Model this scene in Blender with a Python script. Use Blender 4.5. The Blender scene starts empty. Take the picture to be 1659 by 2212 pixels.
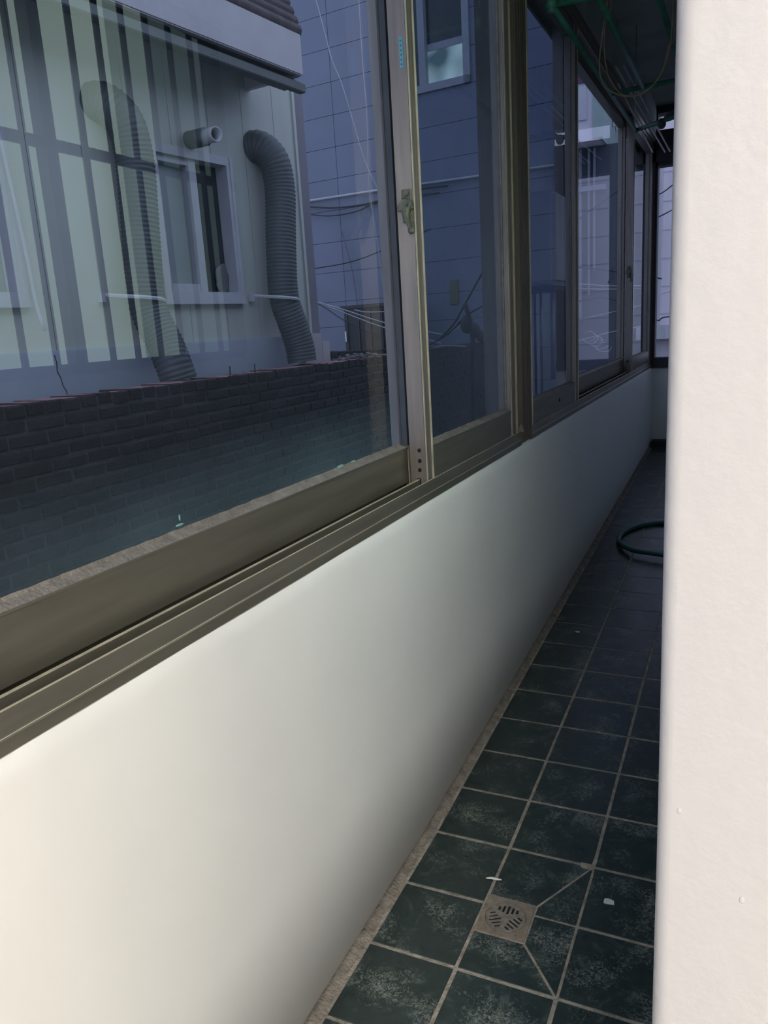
import bpy, bmesh, math, random
from mathutils import Vector, Matrix, noise
random.seed(7)
SC = bpy.context.scene
COL = SC.collection

# ---------------------------------------------------------------- camera
cam_d = bpy.data.cameras.new('camera'); cam = bpy.data.objects.new('camera', cam_d); COL.objects.link(cam)
cam_d.sensor_fit = 'VERTICAL'; cam_d.sensor_height = 36.0; cam_d.lens = 1684.05 / 2212 * 36
cam_d.clip_start = 0.01
yaw, pitch, roll = math.radians(25.4394), math.radians(13.2123), math.radians(3.4982)
fw = Vector((-math.sin(yaw)*math.cos(pitch), math.cos(yaw)*math.cos(pitch), -math.sin(pitch)))
r0 = Vector((math.cos(yaw), math.sin(yaw), 0)); d0 = fw.cross(r0)
rr = r0*math.cos(roll) + d0*math.sin(roll); dd = -r0*math.sin(roll) + d0*math.cos(roll)
m = Matrix((( rr.x, -dd.x, -fw.x), (rr.y, -dd.y, -fw.y), (rr.z, -dd.z, -fw.z)))
cam.matrix_world = Matrix.Translation((0.683, 0.0, 1.245)) @ m.to_4x4()
SC.camera = cam

# ---------------------------------------------------------------- light
SC.view_settings.view_transform = 'Standard'; SC.view_settings.look = 'None'
SC.view_settings.exposure = 0.0; SC.view_settings.gamma = 1.0; SC.view_settings.use_curve_mapping = False
w = bpy.data.worlds.new('dusk'); SC.world = w; w.use_nodes = True
bg = w.node_tree.nodes['Background']; bg.inputs[0].default_value = (0.44, 0.52, 0.74, 1); bg.inputs[1].default_value = 1.85

def area(name, loc, target, size, power, col, sy=None):  # noqa
    l = bpy.data.lights.new(name, 'AREA'); l.size = size; l.energy = power; l.color = col
    if sy: l.shape = 'RECTANGLE'; l.size_y = sy
    o = bpy.data.objects.new(name, l); COL.objects.link(o); o.location = loc
    o.rotation_euler = (Vector(target)-Vector(loc)).to_track_quat('-Z', 'Y').to_euler()
    return o
ROOM_W = 200.0
area('room_lamp', (1.45, -1.80, 2.38), (1.45, -1.80, 0), 0.8, ROOM_W, (1.0, 0.975, 0.93), 1.45)

# ---------------------------------------------------------------- materials
def nt(name):
    mt = bpy.data.materials.new(name); mt.use_nodes = True
    return mt, mt.node_tree.nodes, mt.node_tree.links, mt.node_tree.nodes['Principled BSDF']
def mat(name, col, rough=0.6, metal=0.0, var=0.12, scale=8.0, bump=0.0, bscale=60.0, spec=0.5, col2=None, stretch=(1,1,1), detail=6):
    mt, N, L, P = nt(name)
    P.inputs['Roughness'].default_value = rough; P.inputs['Metallic'].default_value = metal
    P.inputs['Specular IOR Level'].default_value = spec
    tc = N.new('ShaderNodeTexCoord'); mp = N.new('ShaderNodeMapping'); mp.inputs['Scale'].default_value = stretch
    L.new(tc.outputs['Object'], mp.inputs['Vector'])
    nz = N.new('ShaderNodeTexNoise'); nz.inputs['Scale'].default_value = scale; nz.inputs['Detail'].default_value = detail
    L.new(mp.outputs['Vector'], nz.inputs['Vector'])
    rp = N.new('ShaderNodeValToRGB'); rp.color_ramp.elements[0].position = 0.3; rp.color_ramp.elements[1].position = 0.72
    c2 = col2 or tuple(min(1, c*(1+var)) for c in col)
    c1 = tuple(c*(1-var) for c in col) if not col2 else col
    rp.color_ramp.elements[0].color = (*c1, 1); rp.color_ramp.elements[1].color = (*c2, 1)
    L.new(nz.outputs['Fac'], rp.inputs['Fac']); L.new(rp.outputs['Color'], P.inputs['Base Color'])
    if bump:
        nb = N.new('ShaderNodeTexNoise'); nb.inputs['Scale'].default_value = bscale; nb.inputs['Detail'].default_value = 4
        L.new(mp.outputs['Vector'], nb.inputs['Vector'])
        b = N.new('ShaderNodeBump'); b.inputs['Strength'].default_value = bump; b.inputs['Distance'].default_value = 0.01
        L.new(nb.outputs['Fac'], b.inputs['Height']); L.new(b.outputs['Normal'], P.inputs['Normal'])
    return mt
def objrand(mt, amt=0.25):
    """brightness varies from piece to piece"""
    N, L = mt.node_tree.nodes, mt.node_tree.links; P = N['Principled BSDF']
    src = P.inputs['Base Color'].links[0].from_socket
    oi = N.new('ShaderNodeObjectInfo'); mr = N.new('ShaderNodeMapRange')
    mr.inputs['To Min'].default_value = 1-amt; mr.inputs['To Max'].default_value = 1+amt
    L.new(oi.outputs['Random'], mr.inputs['Value'])
    hs = N.new('ShaderNodeHueSaturation'); L.new(src, hs.inputs['Color']); L.new(mr.outputs['Result'], hs.inputs['Value'])
    L.new(hs.outputs['Color'], P.inputs['Base Color'])
    return mt
def emis(name, col, st, col2=None, scale=2):
    mt, N, L, P = nt(name)
    P.inputs['Base Color'].default_value = (*col, 1); P.inputs['Emission Color'].default_value = (*col, 1)
    P.inputs['Emission Strength'].default_value = st; P.inputs['Roughness'].default_value = .5
    if col2:
        tc = N.new('ShaderNodeTexCoord'); nz = N.new('ShaderNodeTexNoise'); nz.inputs['Scale'].default_value = scale
        L.new(tc.outputs['Object'], nz.inputs['Vector'])
        rp = N.new('ShaderNodeValToRGB'); rp.color_ramp.elements[0].position = .38; rp.color_ramp.elements[1].position = .6
        rp.color_ramp.elements[0].color = (*col, 1); rp.color_ramp.elements[1].color = (*col2, 1)
        L.new(nz.outputs['Fac'], rp.inputs['Fac']); L.new(rp.outputs['Color'], P.inputs['Emission Color'])
    return mt
def glass(name, tint, dust=0.02, ior=1.65, dz=None, dust_col=(0.22, 0.36, 0.44)):
    """a thin dusty pane: Fresnel mirror over tinted transparency, a dirt film that thickens towards the bottom edge"""
    mt, N, L, P = nt(name); N.remove(P); out = N['Material Output']
    tr = N.new('ShaderNodeBsdfTransparent'); tr.inputs[0].default_value = (*tint, 1)
    df = N.new('ShaderNodeBsdfDiffuse'); df.inputs[0].default_value = (*dust_col, 1)
    gl = N.new('ShaderNodeBsdfGlossy'); gl.inputs['Roughness'].default_value = 0.0; gl.inputs[0].default_value = (.95, 1, .98, 1)
    fr = N.new('ShaderNodeFresnel'); fr.inputs['IOR'].default_value = ior
    geo = N.new('ShaderNodeNewGeometry'); sx = N.new('ShaderNodeSeparateXYZ'); L.new(geo.outputs['Position'], sx.inputs[0])
    mr = N.new('ShaderNodeMapRange'); mr.inputs['From Min'].default_value = .95; mr.inputs['From Max'].default_value = 1.10
    mr.inputs['To Min'].default_value = dust*5 if dz is None else dz; mr.inputs['To Max'].default_value = dust
    L.new(sx.outputs['Z'], mr.inputs['Value'])
    nz = N.new('ShaderNodeTexNoise'); nz.inputs['Scale'].default_value = 3.5; nz.inputs['Detail'].default_value = 5
    L.new(geo.outputs['Position'], nz.inputs['Vector'])
    mu = N.new('ShaderNodeMath'); mu.operation = 'MULTIPLY'; L.new(mr.outputs[0], mu.inputs[0]); L.new(nz.outputs['Fac'], mu.inputs[1])
    m1 = N.new('ShaderNodeMixShader'); L.new(mu.outputs[0], m1.inputs[0]); L.new(tr.outputs[0], m1.inputs[1]); L.new(df.outputs[0], m1.inputs[2])
    m2 = N.new('ShaderNodeMixShader'); L.new(fr.outputs[0], m2.inputs[0]); L.new(m1.outputs[0], m2.inputs[1]); L.new(gl.outputs[0], m2.inputs[2])
    L.new(m2.outputs[0], out.inputs['Surface'])
    return mt

M = {}
M['plaster'] = mat('painted_plaster', (0.86, 0.853, 0.825), .55, var=.03, scale=3, bump=.06, bscale=14)
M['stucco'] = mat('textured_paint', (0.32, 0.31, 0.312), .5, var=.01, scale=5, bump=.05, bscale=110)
M['alu'] = mat('bronze_aluminium', (0.19, 0.172, 0.135), .38, .55, var=.18, scale=5, stretch=(8, .6, 8), bump=.03, bscale=200)
M['alu_v'] = mat('bronze_aluminium_stile', (0.21, 0.183, 0.165), .42, .45, var=.2, scale=6, stretch=(8, 8, .7), bump=.04, bscale=300)
M['alu_dark'] = mat('dark_bronze_aluminium', (0.10, 0.088, 0.075), .45, .35, var=.2, scale=6, stretch=(8, 8, .7))  # darker copy of the frame metal; the mullion's shade is put into its colour
M['alu_edge'] = mat('worn_aluminium_edge', (0.62, 0.56, 0.42), .4, .25, var=.2, scale=20)  # brighter colour for rims and stile edges
M['bead'] = mat('dusty_glazing_bead', (0.20, 0.175, 0.15), .8, 0, var=.25, scale=40, bump=.5, bscale=160)
M['dark_frame'] = mat('dark_frame', (0.055, 0.052, 0.055), .6, .2, var=.2)
M['navy_seal'] = mat('dark_rubber_seal', (0.035, 0.045, 0.06), .6, var=.2)
M['latch'] = mat('tarnished_latch', (0.12, 0.125, 0.09), .5, .5, var=.3, scale=60, bump=.3)
M['hole'] = mat('dark_hole', (0.008, 0.008, 0.008), .9)
M['label_blue'] = mat('blue_label', (0.10, 0.33, 0.42), .5)
M['ink'] = mat('label_ink', (0.02, 0.05, 0.12), .6)
M['grout'] = mat('cement_grout', (0.33, 0.29, 0.245), .9, var=.35, scale=30, bump=.6, bscale=150)
M['fillet'] = mat('dirty_mortar', (0.23, 0.20, 0.165), .9, var=.35, scale=35, bump=.5, bscale=150)
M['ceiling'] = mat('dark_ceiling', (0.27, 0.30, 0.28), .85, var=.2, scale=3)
M['cor_wall'] = mat('corridor_plaster', (0.60, 0.61, 0.58), .8, var=.15, scale=3)
M['room'] = mat('room_wall', (0.75, 0.73, 0.70), .7, var=.03)
M['room_floor'] = mat('room_floor', (0.52, 0.44, 0.36), .5, var=.15, stretch=(1, 8, 1))
M['green'] = mat('green_coated_tube', (0.03, 0.15, 0.10), .45, var=.3, scale=20)
M['silver'] = mat('dull_steel', (0.45, 0.45, 0.45), .4, .7, var=.15)
M['tan_wire'] = mat('tan_wire', (0.30, 0.23, 0.12), .6)
M['boiler'] = mat('boiler_enamel', (0.55, 0.55, 0.58), .5, var=.05)
M['hose'] = mat('green_hose', (0.015, 0.115, 0.09), .38, var=.2, scale=15)
M['chip'] = mat('paint_chip', (0.68, 0.70, 0.68), .6)
M['brass'] = mat('drain_plate', (0.27, 0.225, 0.18), .6, .25, var=.25, scale=50, bump=.3, bscale=200)
M['grate'] = mat('drain_grate', (0.26, 0.235, 0.20), .5, .35, var=.3, scale=70)
M['step'] = mat('dark_step', (0.05, 0.05, 0.055), .8)
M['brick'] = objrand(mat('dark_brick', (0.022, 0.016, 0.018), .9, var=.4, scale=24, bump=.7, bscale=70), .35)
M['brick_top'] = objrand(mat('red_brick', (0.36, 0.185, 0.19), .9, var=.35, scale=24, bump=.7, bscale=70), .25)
M['mortar'] = mat('old_mortar', (0.066, 0.062, 0.064), .95, var=.3, scale=30, bump=.6)
M['panel'] = mat('beige_panel', (0.50, 0.515, 0.465), .6, var=.06, scale=2, stretch=(3, 3, .4))
M['plinth'] = mat('grey_plinth', (0.42, 0.46, 0.52), .85, var=.08, scale=3)
M['white'] = mat('white_frame', (0.50, 0.50, 0.53), .5, var=.05)
M['trim_purple'] = mat('grey_corner_trim', (0.20, 0.18, 0.21), .6, var=.06)
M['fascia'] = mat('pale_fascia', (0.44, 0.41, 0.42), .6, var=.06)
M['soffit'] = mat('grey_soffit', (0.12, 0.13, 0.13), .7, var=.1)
M['shingle'] = mat('brown_roof_slat', (0.085, 0.062, 0.066), .8, var=.35, scale=12, bump=.4)
M['duct'] = mat('grey_duct', (0.085, 0.095, 0.10), .55, .0, var=.12, scale=10)
M['frost'] = mat('frosted_pane', (0.30, 0.34, 0.33), .4, var=.1, scale=3)
M['dark_pane'] = mat('dark_window', (0.035, 0.042, 0.045), .15, var=.3, scale=4)
M['item'] = mat('white_bag', (0.16, 0.16, 0.16), .7)
M['pvc'] = mat('white_pipe', (0.5, 0.5, 0.52), .4)
M['pvc_dark'] = mat('grey_collar', (0.10, 0.11, 0.12), .6)
M['grey_tile'] = objrand(mat('grey_wall_slab', (0.17, 0.185, 0.245), .8, var=.06, scale=2), .03)
M['joint'] = mat('dark_joint', (0.115, 0.12, 0.155), .9)
M['cab'] = mat('dark_brown_metal', (0.035, 0.032, 0.032), .5, .3, var=.3)
M['cable_w'] = mat('pale_cable', (0.42, 0.42, 0.44), .5)
M['cable_b'] = mat('black_cable', (0.02, 0.02, 0.025), .6)
M['rubble'] = mat('rubble', (0.16, 0.155, 0.16), .95, var=.4, scale=60, bump=.8)
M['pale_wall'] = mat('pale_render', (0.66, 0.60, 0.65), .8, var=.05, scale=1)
M['dim_trim'] = mat('grey_trim', (0.20, 0.21, 0.25), .7, var=.05)
M['dim_frame'] = mat('grey_window_frame', (0.30, 0.30, 0.33), .6, var=.05)
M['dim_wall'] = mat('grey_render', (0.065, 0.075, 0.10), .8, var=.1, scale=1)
M['pale_green'] = mat('pale_green_wall', (0.33, 0.40, 0.38), .8, var=.06, scale=1)
M['mauve'] = mat('mauve_roof', (0.10, 0.05, 0.11), .8)
M['street'] = mat('ground', (0.09, 0.09, 0.09), .9)
M['bars'] = mat('painted_bar', (0.035, 0.035, 0.035), .5, .2)
M['lit_glass'] = emis('lit_frosted_glass', (0.72, 0.90, 0.80), 2.9)
M['half_lit_glass'] = emis('half_lit_glass', (0.66, 0.86, 0.78), 1.5)
M['dim_glass'] = emis('dim_glass', (0.62, 0.84, 0.78), .45)
M['lit_room'] = emis('lit_room', (0.05, 0.09, 0.10), 1.1, (.62, .85, .90), 1.7)
M['g1'] = glass('window_glass', (0.83, 0.87, 0.90), .022, 1.48, .40)
M['g2'] = glass('tinted_window_glass', (0.36, 0.42, 0.50), .05, 1.55, .09)
M['gA'] = glass('dark_window_glass', (0.28, 0.33, 0.42), .02, 1.5, .05)
M['g3'] = glass('far_window_glass', (0.72, 0.77, 0.84), .02, 1.22, .08)
M['gE'] = glass('end_window_glass', (0.94, 0.94, 0.96), .015, 1.4, .03)

def tile_material():
    mt, N, L, P = nt('green_marble_tile')
    P.inputs['Roughness'].default_value = .33
    tc = N.new('ShaderNodeTexCoord'); oi = N.new('ShaderNodeObjectInfo')
    ad = N.new('ShaderNodeVectorMath'); ad.operation = 'ADD'
    sc = N.new('ShaderNodeVectorMath'); sc.operation = 'SCALE'; sc.inputs['Scale'].default_value = 37
    cb = N.new('ShaderNodeCombineXYZ'); L.new(oi.outputs['Random'], cb.inputs[0]); L.new(oi.outputs['Random'], cb.inputs[1])
    L.new(cb.outputs[0], sc.inputs[0]); L.new(tc.outputs['Object'], ad.inputs[0]); L.new(sc.outputs[0], ad.inputs[1])
    nz = N.new('ShaderNodeTexNoise'); nz.inputs['Scale'].default_value = 11; nz.inputs['Detail'].default_value = 11; nz.inputs['Distortion'].default_value = 2.8
    nz.inputs['Roughness'].default_value = .62
    L.new(ad.outputs[0], nz.inputs['Vector'])
    rp = N.new('ShaderNodeValToRGB'); e = rp.color_ramp.elements
    e[0].position = .42; e[0].color = (.014, .026, .025, 1); e[1].position = .80; e[1].color = (.165, .18, .165, 1)
    k = e.new(.57); k.color = (.020, .036, .033, 1); k = e.new(.66); k.color = (.055, .078, .071, 1)
    L.new(nz.outputs['Fac'], rp.inputs['Fac'])
    # fine scattered flecks of dried cement
    n2 = N.new('ShaderNodeTexNoise'); n2.inputs['Scale'].default_value = 150; n2.inputs['Detail'].default_value = 6; n2.inputs['Distortion'].default_value = 1.2; L.new(ad.outputs[0], n2.inputs['Vector'])
    n3 = N.new('ShaderNodeTexNoise'); n3.inputs['Scale'].default_value = 11; L.new(ad.outputs[0], n3.inputs['Vector'])
    mm = N.new('ShaderNodeMath'); mm.operation = 'MULTIPLY'; L.new(n2.outputs['Fac'], mm.inputs[0]); L.new(n3.outputs['Fac'], mm.inputs[1])
    r2 = N.new('ShaderNodeMapRange'); r2.inputs['From Min'].default_value = .285; r2.inputs['From Max'].default_value = .47; L.new(mm.outputs[0], r2.inputs['Value'])
    mx = N.new('ShaderNodeMix'); mx.data_type = 'RGBA'; L.new(r2.outputs[0], mx.inputs[0]); L.new(rp.outputs[0], mx.inputs[6]); mx.inputs[7].default_value = (.20, .22, .195, 1)
    L.new(mx.outputs[2], P.inputs['Base Color'])
    rr_ = N.new('ShaderNodeMapRange'); rr_.inputs['To Min'].default_value = .20; rr_.inputs['To Max'].default_value = .42; P.inputs['Specular IOR Level'].default_value = .8; L.new(nz.outputs['Fac'], rr_.inputs['Value'])
    L.new(rr_.outputs[0], P.inputs['Roughness'])
    return mt
M['tile'] = tile_material()

# ---------------------------------------------------------------- helpers
def link(name, me, m=None, parent=None):
    o = bpy.data.objects.new(name, me); COL.objects.link(o)
    if m is not None and not me.materials:
        me.materials.append(M[m] if isinstance(m, str) else m)
    if parent is not None: o.parent = parent
    return o
def obj(name, bm, m=None, parent=None, smooth=False, bevel=0):
    if bevel: bmesh.ops.bevel(bm, geom=bm.edges[:], offset=bevel, segments=2, affect='EDGES', clamp_overlap=True)
    bmesh.ops.recalc_face_normals(bm, faces=bm.faces[:])
    me = bpy.data.meshes.new(name); bm.to_mesh(me); bm.free()
    if smooth:
        for p in me.polygons: p.use_smooth = True
    return link(name, me, m, parent)
def thing(name, label, cat, group=None, loc=(0, 0, 0)):
    o = bpy.data.objects.new(name, None); COL.objects.link(o); o.empty_display_size = .05; o.location = loc
    return tag(o, label, cat, group)
def tag(o, label, cat, group=None):
    o['label'] = label; o['category'] = cat
    if group: o['group'] = group
    return o
def struct(name, loc=(0, 0, 0)):
    o = bpy.data.objects.new(name, None); COL.objects.link(o); o.empty_display_size = .05; o.location = loc; o['kind'] = 'structure'; return o
def skind(o): o['kind'] = 'structure'; return o
def bx(bm, a, b, mtx=None):
    x0, y0, z0 = a; x1, y1, z1 = b
    vs = [bm.verts.new(v) for v in ((x0,y0,z0),(x1,y0,z0),(x1,y1,z0),(x0,y1,z0),(x0,y0,z1),(x1,y0,z1),(x1,y1,z1),(x0,y1,z1))]
    if mtx:
        for v in vs: v.co = mtx @ v.co
    for f in ((0,3,2,1),(4,5,6,7),(0,1,5,4),(1,2,6,5),(2,3,7,6),(3,0,4,7)): bm.faces.new([vs[i] for i in f])
    return vs
def box(name, a, b, m, parent=None, bevel=0, mtx=None):
    bm = bmesh.new(); bx(bm, a, b, mtx); return obj(name, bm, m, parent, bevel=bevel)
def extrude_y(bm, prof, ys, wob=None):
    """prof: closed list of (x,z); swept along y through the list ys"""
    rings = []
    for y in ys:
        rings.append([bm.verts.new((x + (wob(y, i)[0] if wob else 0), y, z + (wob(y, i)[1] if wob else 0))) for i, (x, z) in enumerate(prof)])
    n = len(prof)
    for a, b in zip(rings, rings[1:]):
        for i in range(n): bm.faces.new((a[i], a[(i+1) % n], b[(i+1) % n], b[i]))
    bm.faces.new(rings[0]); bm.faces.new(rings[-1][::-1])
def tube(bm, pts, r, n=8, cap=True, rf=None):
    pts = [Vector(p) for p in pts]; rings = []
    up = None
    for i, p in enumerate(pts):
        t = (pts[min(i+1, len(pts)-1)] - pts[max(i-1, 0)]).normalized()
        if up is None: up = t.orthogonal().normalized()
        up = (up - t*up.dot(t)); up = up.normalized() if up.length > 1e-6 else t.orthogonal().normalized()
        s = t.cross(up); R = rf(i) if rf else r
        rings.append([bm.verts.new(p + (up*math.cos(2*math.pi*k/n) + s*math.sin(2*math.pi*k/n))*R) for k in range(n)])
    for a, b in zip(rings, rings[1:]):
        for k in range(n): bm.faces.new((a[k], a[(k+1) % n], b[(k+1) % n], b[k]))
    if cap: bm.faces.new(rings[0][::-1]); bm.faces.new(rings[-1])
def smooth_pts(pts, n=6):
    P = [Vector(p) for p in pts]; out = []
    for i in range(len(P)-1):
        p0, p1, p2, p3 = P[max(i-1, 0)], P[i], P[i+1], P[min(i+2, len(P)-1)]
        for k in range(n):
            t = k/n
            out.append(0.5*((2*p1)+(-p0+p2)*t+(2*p0-5*p1+4*p2-p3)*t*t+(-p0+3*p1-3*p2+p3)*t**3))
    out.append(P[-1]); return out
def tube_obj(name, pts, r, m, parent=None, n=8, sm=6):
    bm = bmesh.new(); tube(bm, smooth_pts(pts, sm) if sm else pts, r, n); return obj(name, bm, m, parent, smooth=True)
def prism(bm, poly, z0, z1):
    a = [bm.verts.new((x, y, z0 if not callable(z0) else z0(x, y))) for x, y in poly]
    b = [bm.verts.new((x, y, z1 if not callable(z1) else z1(x, y))) for x, y in poly]
    bm.faces.new(a[::-1]); bm.faces.new(b); n = len(poly)
    for i in range(n): bm.faces.new((a[i], a[(i+1) % n], b[(i+1) % n], b[i]))

SL = 0.045
def fz(y): return SL*max(0.0, y-1.6)

# ================================================================ SETTING
# floor: cement bed, tiles as parts
fl = struct('floor')
bm = bmesh.new()
prof = [(-.013, -.10), (.70, -.10), (.70, .0001), (-.013, .0001)]
rings = []
for y in (-1.5, 0, 1.6, 3, 4.5, 6.5):
    rings.append([bm.verts.new((x, y, z + (fz(y)))) for x, z in prof])
for a, b in zip(rings, rings[1:]):
    for i in range(4): bm.faces.new((a[i], a[(i+1) % 4], b[(i+1) % 4], b[i]))
bm.faces.new(rings[0]); bm.faces.new(rings[-1][::-1])
obj('cement_bed', bm, 'grout', fl)
rows = [1.212-.193*k for k in range(13, 0, -1)] + [1.212, 1.405, 1.602, 1.795] + [1.795+.190*k for k in range(1, 25)]
cols = [(.012, .203), (.203, .403), (.403, .600), (.600, .655)]
def shrink(poly, g):
    P = [Vector((x, y)) for x, y in poly]; n = len(P); out = []
    for i in range(n):
        a, b, c = P[i-1], P[i], P[(i+1) % n]
        e1 = (b-a).normalized(); e2 = (c-b).normalized()
        n1 = Vector((-e1.y, e1.x)); n2 = Vector((-e2.y, e2.x))
        den = 1+n1.dot(n2)
        out.append(tuple(b + (n1+n2)*g/max(den, .25)))
    return out
def tile(poly, g=.0038, lift=0):
    poly = shrink(poly, g); cx = sum(p[0] for p in poly)/len(poly); cy = sum(p[1] for p in poly)/len(poly)
    bm = bmesh.new()
    prism(bm, [(x-cx, y-cy) for x, y in poly], lambda x, y: fz(y+cy)-.0035-fz(cy), lambda x, y: fz(y+cy)+.0012+lift-fz(cy))
    bmesh.ops.bevel(bm, geom=[e for e in bm.edges if all(v.co.z > -.001+fz(v.co.y+cy)-fz(cy) for v in e.verts)], offset=.0012, segments=1, affect='EDGES')
    o = obj('tile', bm, 'tile', fl); o.location = (cx, cy, fz(cy)); return o
for y0, y1 in zip(rows, rows[1:]):
    y1 = min(y1, 6.36)
    if y0 >= 6.3: continue
    for x0, x1 in cols:
        if abs(x0-.203) < .01 and abs(y0-1.212) < .001:
            tile([(.203, 1.212), (.403, 1.212), (.312, 1.322), (.203, 1.322)], .0028); tile([(.312, 1.322), (.403, 1.212), (.403, 1.405), (.312, 1.405)], .002); continue
        if abs(x0-.203) < .01 and abs(y0-1.405) < .001:
            tile([(.203, 1.432), (.312, 1.432), (.403, 1.602), (.203, 1.602)], .0028); tile([(.312, 1.405), (.403, 1.405), (.403, 1.602), (.312, 1.432)], .002); continue
        tile([(x0, y0), (x1, y0), (x1, y1), (x0, y1)], random.uniform(.0032, .0042), random.uniform(-.0003, .0003))
# rough mortar fillet between wall and tiles, and the smear of grout by the drain
bm = bmesh.new()
ys = [-1.4+.04*i for i in range(194)]
ra = []
for y in ys:
    n1 = noise.noise(Vector((0, y*9, 0)))*.004; n2 = noise.noise(Vector((3, y*14, 0)))*.003
    z = fz(y)
    ra.append([bm.verts.new(v) for v in ((-.012, y, z-.003), (-.012, y, z+.010+n1), (-.003+n2, y, z+.004), (.008+n2*1.4, y, z+.0016), (.010+n2*1.4, y, z-.003))])
for a, b in zip(ra, ra[1:]):
    for i in range(4): bm.faces.new((a[i], a[i+1], b[i+1], b[i]))
obj('mortar_fillet', bm, 'fillet', fl, smooth=True)
bm = bmesh.new()
poly = []
for k in range(26):
    a = 2*math.pi*k/26; ca, sa = math.cos(a), math.sin(a)
    r = .007 + .019*max(0, -ca)**4 + .024*max(0, sa)**4 + .004*max(0, -sa) + .003*noise.noise(Vector((a*2, 0, 0)))
    poly.append((.398+r*ca*1.0, 1.602+r*sa*1.2))
prism(bm, poly, 0.0, .0018)
obj('grout_smear', bm, 'grout', fl)
box('dark_step', (.0, 6.36, .12), (.66, 6.5, .262), 'step', fl, bevel=.004)

# left wall below the windows
wl = struct('wall_left')
bm = bmesh.new()
prof = [(-.16, -.1), (-.012, -.1), (-.012, .30), (-.010, .60), (-.010, .800), (-.0115, .812), (-.015, .822), (-.020, .8305), (-.026, .8345), (-.16, .8345)]
ys = [-1.5+.02*i for i in range(401)]
def wob(y, i):
    k = {4: .0010, 5: .0018, 6: .0024, 7: .0026, 8: .0010}.get(i, 0)
    n = noise.noise(Vector((0, y*5, i*.2))) + .6*noise.noise(Vector((7, y*19, i*.3)))
    return (k*n*.6, k*n*1.4)
extrude_y(bm, prof, ys, wob)
obj('plaster_parapet', bm, 'plaster', wl, smooth=True)
for p in bpy.data.meshes[wl.children[0].data.name].polygons:
    if len(p.vertices) > 4: p.use_smooth = False
# little plaster splash on the sill
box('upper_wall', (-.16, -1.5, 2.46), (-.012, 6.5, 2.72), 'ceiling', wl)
# outer skin below frame level
box('outer_face', (-.20, -1.5, -.4), (-.16, 6.5, .83), 'plinth', wl)

# right wall of the corridor with its doorway (y -0.5 .. 0.35) and the barred window
wr = struct('wall_right')
bm = bmesh.new()
bx(bm, (.665, .35, -.1), (.86, 1.16, 2.72)); bx(bm, (.665, 1.16, -.1), (.86, 2.24, 1.18)); bx(bm, (.665, 1.16, 2.17), (.86, 2.24, 2.72)); bx(bm, (.665, 2.24, -.1), (.86, 6.5, 2.72))
bx(bm, (.665, -1.5, -.1), (.86, -1.05, 2.72)); bx(bm, (.665, -1.05, 2.15), (.86, .35, 2.72))
obj('plaster_face', bm, 'cor_wall', wr)
# painted end of the wall: the jamb just right of the camera
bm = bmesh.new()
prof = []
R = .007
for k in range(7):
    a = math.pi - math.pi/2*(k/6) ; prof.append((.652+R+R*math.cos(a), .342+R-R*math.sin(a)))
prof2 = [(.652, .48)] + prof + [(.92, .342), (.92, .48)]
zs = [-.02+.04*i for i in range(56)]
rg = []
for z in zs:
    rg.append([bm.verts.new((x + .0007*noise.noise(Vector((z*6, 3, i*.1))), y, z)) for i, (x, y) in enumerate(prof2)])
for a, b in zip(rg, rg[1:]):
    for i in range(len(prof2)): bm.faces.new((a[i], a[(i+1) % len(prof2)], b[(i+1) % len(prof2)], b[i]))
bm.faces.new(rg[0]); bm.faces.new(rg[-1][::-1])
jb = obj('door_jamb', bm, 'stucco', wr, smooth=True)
md = jb.modifiers.new('es', 'EDGE_SPLIT'); md.split_angle = math.radians(40)
# small paint blobs and pits that stand out on the jamb
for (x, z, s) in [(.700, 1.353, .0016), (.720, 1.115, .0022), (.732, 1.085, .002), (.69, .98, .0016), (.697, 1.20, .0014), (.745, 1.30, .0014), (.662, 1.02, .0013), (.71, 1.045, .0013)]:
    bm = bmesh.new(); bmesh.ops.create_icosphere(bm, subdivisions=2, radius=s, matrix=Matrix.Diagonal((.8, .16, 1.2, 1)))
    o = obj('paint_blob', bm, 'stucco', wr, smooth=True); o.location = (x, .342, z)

# ends, ceiling
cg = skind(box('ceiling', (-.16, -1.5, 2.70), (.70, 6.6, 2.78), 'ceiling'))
wn = skind(box('wall_near', (-.16, -1.58, -.1), (.70, -1.5, 2.70), 'cor_wall'))
wf = struct('wall_far')
box('plaster_parapet', (-.16, 6.50, -.1), (.70, 6.62, .822), 'plaster', wf, bevel=.004)
box('beam', (-.16, 6.47, 2.315), (.70, 6.62, 2.525), 'dark_frame', wf)
box('post', (-.10, 6.47, .82), (-.012, 6.62, 2.70), 'dark_frame', wf)
box('top_band', (-.012, 6.5, 2.66), (.70, 6.62, 2.70), 'dark_frame', wf)

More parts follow.
